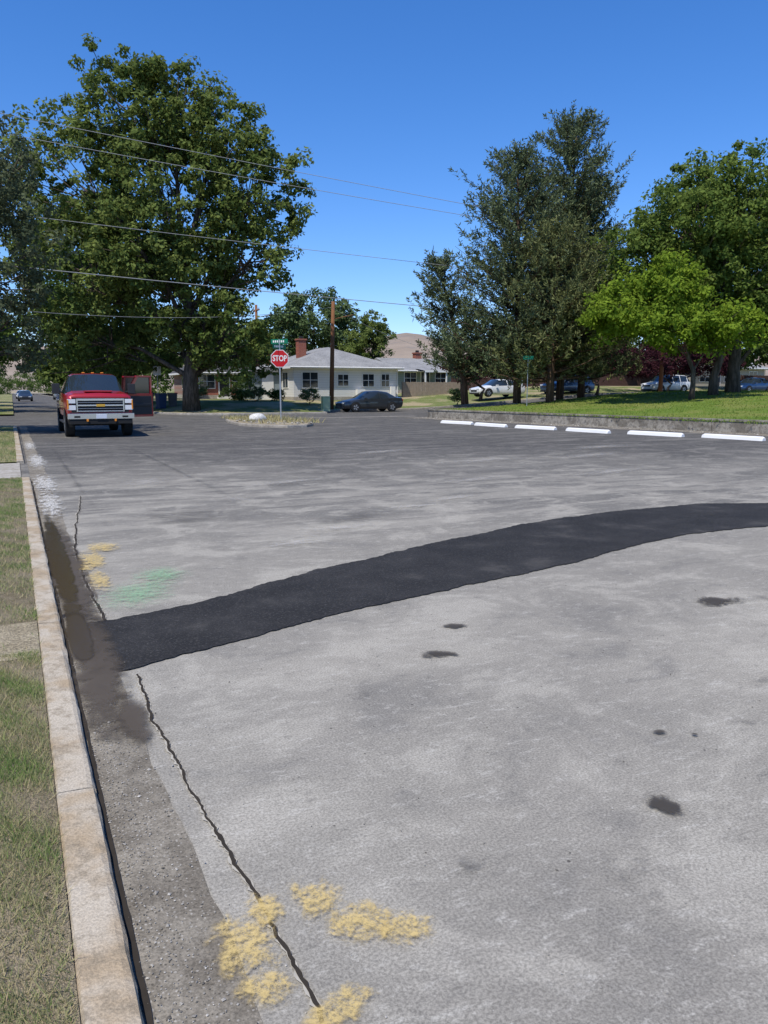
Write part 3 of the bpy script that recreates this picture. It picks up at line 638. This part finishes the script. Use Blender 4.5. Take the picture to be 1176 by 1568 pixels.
# ------------------------------------------------------------------ vehicles
def loft(st):
    v=[];f=[];m=[]
    for (x,zl,zb,zt,hb,ht,k) in st:
        h=[(0,zl),(hb-.12,zl),(hb-.02,zl+.14),(hb,zl+(zb-zl)*.55),(hb-.035,zb),(ht,zt-min(.06,(zt-zb)*.4)),(ht-.11,zt),(0,zt+.025)]
        ring=h+[(-a,b) for a,b in h[-2:0:-1]]
        v+=[(x,a,b) for a,b in ring]
    n=14
    for i in range(len(st)-1):
        k=st[i][6]
        for j in range(n):
            jj=j if j<7 else 13-j
            f.append([i*n+j,i*n+(j+1)%n,(i+1)*n+(j+1)%n,(i+1)*n+j])
            g=0
            if k=='cab' and jj==4: g=1
            if k=='ws' and jj>=4: g=1
            if jj==0: g=2
            m.append(g)
    f.append(list(range(n))[::-1]); m.append(0); f.append([(len(st)-1)*n+j for j in range(n)]); m.append(0)
    return v,f,m
def wheels(e,xs,hw,r,w=.24,rim='steel'):
    for i,x in enumerate(xs):
        for sgn in (-1,1):
            mb=MB(); y1=sgn*(hw+.01); y0=sgn*(hw-w)
            seg=24
            mb.tube([(x,y0,r),(x,y0+(y1-y0)*.08,r),(x,y0+(y1-y0)*.92,r),(x,y1,r)],[r*.9,r,r,r*.92],seg,0)
            mb.tube([(x,y1,r),(x,y1+sgn*.006,r)],[r*.64,r*.6],seg,1)
            for a in range(5):
                th=a*2*math.pi/5; dx,dz=math.cos(th),math.sin(th); px,pz=-dz,dx
                mb.poly([(x+dx*r*.15+px*.09*r,y1+sgn*.008,r+dz*r*.15+pz*.09*r),(x+dx*r*.56+px*.16*r,y1+sgn*.008,r+dz*r*.56+pz*.16*r),(x+dx*r*.56-px*.16*r,y1+sgn*.008,r+dz*r*.56-pz*.16*r),(x+dx*r*.15-px*.09*r,y1+sgn*.008,r+dz*r*.15-pz*.09*r)],2)
            mb.build('wheel',[M['black'],M['dark'],M[rim]],e,False)
def arches(e,xs,hw,r):
    mb=MB()
    for x in xs:
        for sgn in(-1,1):
            pts=[(x+math.cos(t)*r*1.17,sgn*(hw+.004),max(.22,r+math.sin(t)*r*1.17)) for t in [math.pi*k/12*1.16-.25 for k in range(13)]]
            mb.poly(pts,0)
    mb.build('wheel_arches',[M['black']],e)
def shade(o):
    o.data.polygons.foreach_set('use_smooth',[True]*len(o.data.polygons))
    b=o.modifiers.new('b','BEVEL'); b.width=.025; b.segments=2; b.limit_method='ANGLE'; b.angle_limit=math.radians(28)
def car(name,s,d,z,rz,pm,kind='sedan'):
    e=empty(name,(s,d,z),rz)
    if kind=='sedan':
        L=4.6;hw=.9; st=[(0,.3,.58,.62,.70,.58,'body'),(.14,.22,.68,.73,.82,.68,'body'),(1.2,.2,.86,.93,.9,.74,'ws'),(1.98,.2,.90,1.41,.9,.62,'cab'),(2.72,.2,.92,1.45,.9,.6,'body'),(2.79,.2,.92,1.45,.9,.6,'cab'),(3.4,.2,.94,1.37,.9,.6,'body'),(3.47,.2,.94,1.35,.9,.6,'ws'),(4.05,.2,.98,1.05,.88,.68,'body'),(4.5,.28,.95,.99,.82,.66,'body'),(4.6,.4,.75,.78,.75,.62,'body')]; xs=(.88,3.68); r=.33
    else:
        L=4.75;hw=.93; st=[(0,.38,.72,.78,.74,.62,'body'),(.14,.3,.85,.92,.86,.72,'body'),(1.15,.28,1.0,1.08,.93,.78,'ws'),(1.75,.28,1.03,1.66,.93,.68,'cab'),(2.4,.28,1.04,1.71,.93,.67,'body'),(2.48,.28,1.04,1.71,.93,.67,'cab'),(3.3,.28,1.05,1.7,.93,.67,'body'),(3.38,.28,1.05,1.7,.93,.67,'cab'),(4.2,.28,1.07,1.66,.92,.66,'body'),(4.3,.28,1.07,1.64,.92,.66,'ws'),(4.62,.3,1.08,1.12,.9,.8,'body'),(4.75,.42,.95,1.0,.82,.72,'body')]; xs=(.92,3.8); r=.37
    st=[(a-L/2,)+tuple(q) for a,*q in st]; xs=[x-L/2 for x in xs]
    v,f,m=loft(st); o=raw('body',v,f,[pm,M['glass'],M['dark']],m,e); shade(o)
    arches(e,xs,hw,r); wheels(e,xs,hw+.01,r)
    mb=MB(); zt=st[1][3]
    for sg in(-1,1):
        mb.box(-L/2-.01,-L/2+.16,sg*hw*.62-.16,sg*hw*.62+.16,zt-.16,zt-.05,0); mb.box(L/2-.12,L/2+.01,sg*hw*.68-.14,sg*hw*.68+.14,zt+.02,zt+.15,1)
        mb.box(-L/2+1.5,-L/2+1.68,sg*(hw+.12)-.09,sg*(hw+.12)+.07,st[2][2]-.0,st[2][2]+.13,2)
    mb.box(-L/2-.02,-L/2+.1,-hw*.5,hw*.5,zt-.3,zt-.16,3); mb.box(-L/2-.03,-L/2+.1,-hw*.75,hw*.75,.24,.36,3)
    mb.build('lights_and_trim',[M['lamp'],M['redl'],pm,M['dark']],e,bevel=.01)
    return e
GR=paint('grey_paint',(.045,.05,.055),.5); WH=paint('white_car_paint',(.72,.73,.74),.05); BL=paint('blue_paint',(.02,.055,.14),.4); SV=paint('silver_paint',(.4,.41,.42),.6); RED=paint('red_paint',(.34,.008,.014),.15)
car('parked_sedan',22.7,49.9,hR(22.7,50),0,GR,'sedan')
car('parked_suv',55.8,55,1.22,0,WH,'suv'); car('parked_suv',43.8,54.5,1.12,0,BL,'suv'); car('parked_sedan',36.4,54.3,.95,0,WH,'sedan'); car('parked_sedan',66,53.8,1.25,0,BL,'sedan')
car('parked_sedan',1.6,118,0,math.pi/2,GR,'sedan'); car('parked_suv',6.9,135,0,-math.pi/2,SV,'suv'); car('parked_sedan',1.5,150,0,math.pi/2,WH,'sedan')
def truck():
    e=empty('pickup_truck',(2.52,26.2,0),math.pi/2)   # local -x is the nose; origin at nose
    st=[(.06,.62,1.22,1.28,.90,.80,'body'),(.16,.55,1.30,1.38,.99,.86,'body'),(1.25,.52,1.38,1.47,1.02,.86,'ws'),(1.98,.52,1.40,2.02,1.02,.74,'cab'),
        (2.75,.52,1.41,2.06,1.02,.74,'body'),(2.85,.52,1.41,2.06,1.02,.74,'cab'),(3.65,.52,1.41,2.04,1.02,.74,'body'),(3.78,.52,1.41,2.0,1.02,.74,'ws'),(3.98,.55,1.42,1.45,1.02,.92,'body'),(5.95,.62,1.44,1.47,1.01,.93,'body')]
    v,f,m=loft(st); o=raw('body',v,f,[RED,M['glass'],M['dark']],m,e); shade(o)
    mb=MB(); mb.box(4.1,5.85,-.82,.82,1.47,1.505,0); mb.build('bed_cover',[M['dark']],e)
    arches(e,(1.02,4.9),1.02,.43); wheels(e,(1.02,4.9),1.03,.43,.28)
    mb=MB()
    mb.box(-.02,.07,-.86,.86,.80,1.24,1)
    mb.box(-.05,-.021,-.68,.68,1.17,1.24,0); mb.box(-.06,-.021,-.68,.68,1.0,1.05,0); mb.box(-.05,-.021,-.68,.68,.83,.86,0); mb.box(-.045,-.021,-.68,.68,.92,.935,0); mb.box(-.045,-.021,-.68,.68,1.11,1.125,0)
    for sg in(-1,1):
        mb.box(-.05,-.021,sg*.70-.02,sg*.70+.02,.82,1.24,0)
        mb.box(-.04,.12,sg*.86-.12,sg*.86+.12,1.09,1.22,2); mb.box(-.035,.12,sg*.86-.12,sg*.86+.12,.88,1.03,2); mb.box(-.045,.1,sg*.965-.02,sg*.965+.02,.9,1.2,3)
    mb.box(-.14,.10,-1.0,1.0,.60,.77,0)
    mb.box(-.12,.08,-.94,.94,.44,.595,1)
    mb.box(-.155,-.141,-.16,.16,.61,.75,4)
    for sg in(-1,1): mb.box(-.15,-.141,sg*.72-.09,sg*.72+.09,.64,.70,1); mb.box(-.16,-.142,sg*.42-.03,sg*.42+.03,.52,.60,3)
    mb.box(-.07,-.061,-.13,.13,.985,1.06,5)
    mb.build('front_end',[M['chrome'],M['black'],M['lamp'],M['amber'],M['plate'],simple('badge',(.6,.35,.05),.3)],e,bevel=.012)
    mb=MB(); mb.box(.35,1.15,-.42,.42,1.44,1.49,0); mb.box(.0,.1,-.86,.86,1.245,1.31,0)
    for sg in(-1,1):
        mb.box(1.72,1.86,sg*1.20-.12,sg*1.20+.12,1.38,1.72,1); mb.box(1.75,1.8,sg*1.06-.06,sg*1.06+.06,1.42,1.47,1); mb.box(1.2,3.8,sg*.98-.08,sg*.98+.08,.42,.48,1)
    for y in(-.3,0,.3): mb.box(2.05,2.12,y-.05,y+.05,2.065,2.10,2)
    mb.build('mirrors_and_steps',[RED,M['dark'],M['amber']],e,bevel=.015)
    mb=MB(); mb.box(.3,5.8,-.6,.6,.38,.56,0); mb.tube([(1.02,-.9,.42),(1.02,.9,.42)],.07,8,0); mb.tube([(4.9,-.9,.42),(4.9,.9,.42)],.09,8,0); mb.build('chassis',[M['black']],e)
    for nm,xx,ang,W in (('driver_door',1.80,-60,1.08),('rear_door',2.95,-48,.95)):
        dr=empty(nm,(xx,-1.03,0),math.radians(ang)); dr.parent=e
        mb=MB(); mb.box(0,W,-.05,.05,.58,1.38,0)
        sl=.40 if nm[0]=='d' else .08
        mb.poly([(.0,-.04,1.38),(.09,-.04,1.38),(sl+.10,-.04,1.96),(sl,-.04,1.96)],0); mb.poly([(.0,.04,1.38),(.09,.04,1.38),(sl+.10,.04,1.96),(sl,.04,1.96)][::-1],0)
        mb.box(sl,W-.02,-.04,.04,1.94,2.0,0); mb.box(W-.09,W-.01,-.04,.04,1.38,1.94,0)
        mb.poly([(.09,0,1.38),(W-.09,0,1.38),(W-.09,0,1.94),(sl+.08,0,1.94)],1); mb.box(.08,W-.08,-.08,-.051,.66,1.3,2); mb.box(.15,W-.1,-.12,-.081,.95,1.05,2)
        mb.build('panel',[RED,M['glass'],M['dark']],dr,bevel=.012)
    return e
truck()
# ------------------------------------------------------------------ signs and poles
def stop_sign(s,d,z):
    e=empty('stop_sign',(s,d,z),math.radians(-18))
    mb=MB(); mb.box(-.03,.03,.02,.05,-.3,3.55,0); mb.build('post',[M['steel']],e)
    R=.41; mb=MB()
    def octa(R,y,m,y1=None):
        p=[(R*math.cos(math.pi/8+k*math.pi/4),y,2.72+R*math.sin(math.pi/8+k*math.pi/4)) for k in range(8)]
        mb.poly(p,m)
        if y1 is not None:
            q=[(a,y1,c) for a,b,c in p]; mb.poly(q[::-1],2)
            for k in range(8): mb.poly([p[k],q[k],q[(k+1)%8],p[(k+1)%8]],2)
    octa(R,0,0,.012); octa(R*.93,-.004,1); 
    mb.build('panel',[simple('sign_white',(.75,.75,.75),.4),simple('sign_red',(.50,.012,.015),.4,var=.04),M['steel']],e)
    t=bpy.data.curves.new('lettering','FONT'); t.body='STOP'; t.size=.33; t.align_x='CENTER'; t.align_y='CENTER'; t.extrude=.001; t.offset=.008
    o=bpy.data.objects.new('lettering',t); scene.collection.objects.link(o); o.parent=e; o.location=(0,-.008,2.72); o.rotation_euler=(math.pi/2,0,0); o.scale=(.78,1.05,1); t.materials.append(M['white'])
    g=simple('sign_green',(.01,.16,.09),.4)
    for k,(rz,zz) in enumerate(((math.radians(48),3.24),(math.radians(-30),3.46))):
        mb=MB(); mb.box(-.42,.42,-.004,.004,zz-.1,zz+.1,0)
        for w in range(6): mb.box(-.32+w*.1,-.26+w*.1,-.007,-.0045,zz-.045,zz+.045,1)
        for w in range(6): mb.box(-.32+w*.1,-.26+w*.1,.0045,.007,zz-.045,zz+.045,1)
        b=mb.build('street_name_blade',[g,M['white']],e); b.rotation_euler=(0,0,rz); b.location=(0,.035,0)
stop_sign(10.7,33.0,.15)
def post_sign(name,s,d,z,h,w,hh,mat,rz):
    e=empty(name,(s,d,z),rz); mb=MB(); mb.tube([(0,.03,-.2),(0,.03,h+hh/2)],.025,6); mb.build('post',[M['steel']],e)
    mb=MB(); mb.box(-w/2,w/2,-.005,.004,h-hh/2,h+hh/2); mb.build('panel',[mat],e,bevel=.003)
post_sign('parking_sign',-.6,35,.1,2.3,.45,.6,M['white'],math.radians(20))
post_sign('street_sign',*C(8.1,44),.7,2.6,.6,.2,simple('sign_green2',(.01,.2,.12),.4),math.radians(-20))
post_sign('traffic_sign',8.9,54,.3,2.5,.5,.6,M['white'],math.radians(-20))
def upole(s,d,z,H,arm=True,lean=0.):
    e=empty('utility_pole',(s,d,z)); mb=MB(); mb.tube([(0,0,-.4),(lean*.5,0,H*.5),(lean,0,H)],[.17,.15,.12],12); 
    if arm: mb.box(lean-.06,lean+.06,-1.0,1.0,H-.6,H-.48); 
    mb.tube([(lean*.95+.15,0,H-1.2),(lean*.95+1.4,-.4,H-.9)],[.03,.03],6)
    mb.build('post',[M['wood']],e,True); mb=MB()
    for y in(-.9,-.4,.4,.9):
        if arm: mb.tube([(lean,y,H-.48),(lean,y,H-.34)],[.05,.04],8)
    if mb.v: mb.build('insulators',[M['steel']],e)
upole(20.9,52.6,.25,7.5,False,.22)
s_,d_=C(-12.6,78); upole(s_,d_,.5,9.3,True)
s_,d_=C(-34,18); upole(s_,d_,.1,12.9,True)
s_,d_=C(22,62); upole(s_,d_,1.2,13.0,True)
M['wire']=simple('wire_aluminium',(.35,.35,.34),.5)
def wire(pts,sag=.3,r=.013,name='overhead_wire'):
    mb=MB(); (a,b)=[Vector((*C(p[0],p[1]),p[2])) for p in pts]; P=[]
    for i in range(25):
        t=i/24; p=a.lerp(b,t); p.z-=sag*4*t*(1-t); P.append(p)
    mb.tube(P,r,5,cap=False); mb.build(name,[M['wire']],smooth=True)
def ext(p,q,k0,k1):
    p=Vector(p);q=Vector(q); return [tuple(p+(q-p)*(-k0)),tuple(p+(q-p)*(1+k1))]
wire(ext((-15.1,32.4,12.5),(5.5,48,12.5),.9,.75),.25)
wire(ext((-15.1,32.4,11.9),(5.5,48,12.0),.9,.75),.4)
wire(ext((-15.6,33.4,8.9),(4.4,48,9.0),.9,.8),.2)
wire(ext((-16.4,34.5,7.0),(2.6,51,7.0),.9,.9),.2,.02)
wire([(-16.9,36,5.1),(-3.75,55.2,7.2)],.5,.011); wire([(-3.7,55.4,7.2),(7.5,80,5.0)],.5,.012)
def bin_(s,d,z,col,rz=0.):
    e=empty('trash_bin',(s,d,z),rz); mb=MB(); b=len(mb.v)
    mb.v+=[(-.22,-.25,.05),(.22,-.25,.05),(.22,.25,.05),(-.22,.25,.05),(-.29,-.34,.98),(.29,-.34,.98),(.29,.34,.98),(-.29,.34,.98)]
    mb.f+=[[b+i for i in q] for q in((3,2,1,0),(4,5,6,7),(0,1,5,4),(1,2,6,5),(2,3,7,6),(3,0,4,7))]; mb.m+=[0]*6
    mb.box(-.31,.31,-.38,.36,.985,1.05); mb.tube([(-.26,.3,.1),(-.2,.3,.1)],.1,10); mb.tube([(.2,.3,.1),(.26,.3,.1)],.1,10); mb.tube([(-.25,.42,.95),(.25,.42,.95)],.02,6)
    mb.build('body',[col],e,bevel=.02)
DB=simple('dark_blue_plastic',(.02,.04,.09),.5)
bin_(8.9,52.9,.25,DB,.2); bin_(9.7,53.2,.28,simple('grey_plastic',(.06,.065,.07),.5),-.1); bin_(8.6,56.5,.3,DB,.4)
e=empty('utility_box',(18.9,48.6,.2)); mb=MB(); mb.box(-.25,.25,-.2,.2,-.1,.85); mb.box(-.27,.27,-.23,.22,.852,.9); mb.box(-.2,.2,-.215,-.2,.1,.78); mb.build('cabinet',[simple('pale_green_paint',(.30,.38,.24),.5)],e,bevel=.02)
me=bpy.data.meshes.new('boulder')
bm=bmesh.new(); bmesh.ops.create_icosphere(bm,subdivisions=3,radius=.34)
for v in bm.verts:
    n=math.sin(v.co.x*9+1)*math.sin(v.co.y*8)*math.sin(v.co.z*10+2)*.06; v.co=v.co*(1+n*2); v.co.z=max(-.12,v.co.z*.72); v.co.x*=1.15
bm.to_mesh(me); bm.free(); me.materials.append(concrete('white_rock',(.55,.54,.5),(.66,.65,.61),(.35,.33,.3))); o=bpy.data.objects.new('boulder',me); scene.collection.objects.link(o); o.location=(9.75,33.4,.25)
# ------------------------------------------------------------------ light, sky, camera
el=math.radians(61); az=math.atan2(-.818,-.551)
sv=Vector((math.sin(az)*math.cos(el),math.cos(az)*math.cos(el),math.sin(el)))
Ld=bpy.data.lights.new('sun','SUN'); Ld.energy=5.0; Ld.angle=math.radians(.53); Ld.color=(1,.95,.865)
so=bpy.data.objects.new('sun',Ld); scene.collection.objects.link(so); so.rotation_euler=sv.to_track_quat('Z','Y').to_euler(); so.location=(0,0,40)
w=bpy.data.worlds.new('World'); scene.world=w; w.use_nodes=True; nt=w.node_tree; bg=nt.nodes['Background']
sk=nt.nodes.new('ShaderNodeTexSky'); sk.sky_type='NISHITA'; sk.sun_disc=False; sk.sun_elevation=el; sk.sun_rotation=az%(2*math.pi); sk.altitude=300; sk.air_density=1.0; sk.dust_density=.2; sk.ozone_density=1.6
hs=nt.nodes.new('ShaderNodeHueSaturation'); hs.inputs['Saturation'].default_value=1.2; hs.inputs['Value'].default_value=1.0
tint=nt.nodes.new('ShaderNodeMix'); tint.data_type='RGBA'; tint.blend_type='MULTIPLY'; tint.inputs[0].default_value=1; tint.inputs[7].default_value=(.90,.99,1.26,1)
nt.links.new(sk.outputs[0],tint.inputs[6]); nt.links.new(tint.outputs[2],hs.inputs['Color']); nt.links.new(hs.outputs[0],bg.inputs[0]); bg.inputs[1].default_value=.145
cam=bpy.data.cameras.new('camera'); co_=bpy.data.objects.new('camera',cam); scene.collection.objects.link(co_)
cam.sensor_fit='VERTICAL'; cam.sensor_height=36; cam.sensor_width=27; cam.lens=27.04; cam.clip_start=.05; cam.clip_end=20000
co_.location=(0,0,1.5); co_.rotation_euler=(math.radians(81),0,math.radians(-25.55)); scene.camera=co_
vs_=scene.view_settings; vs_.view_transform='Standard'; vs_.look='None'; vs_.exposure=0; vs_.gamma=1
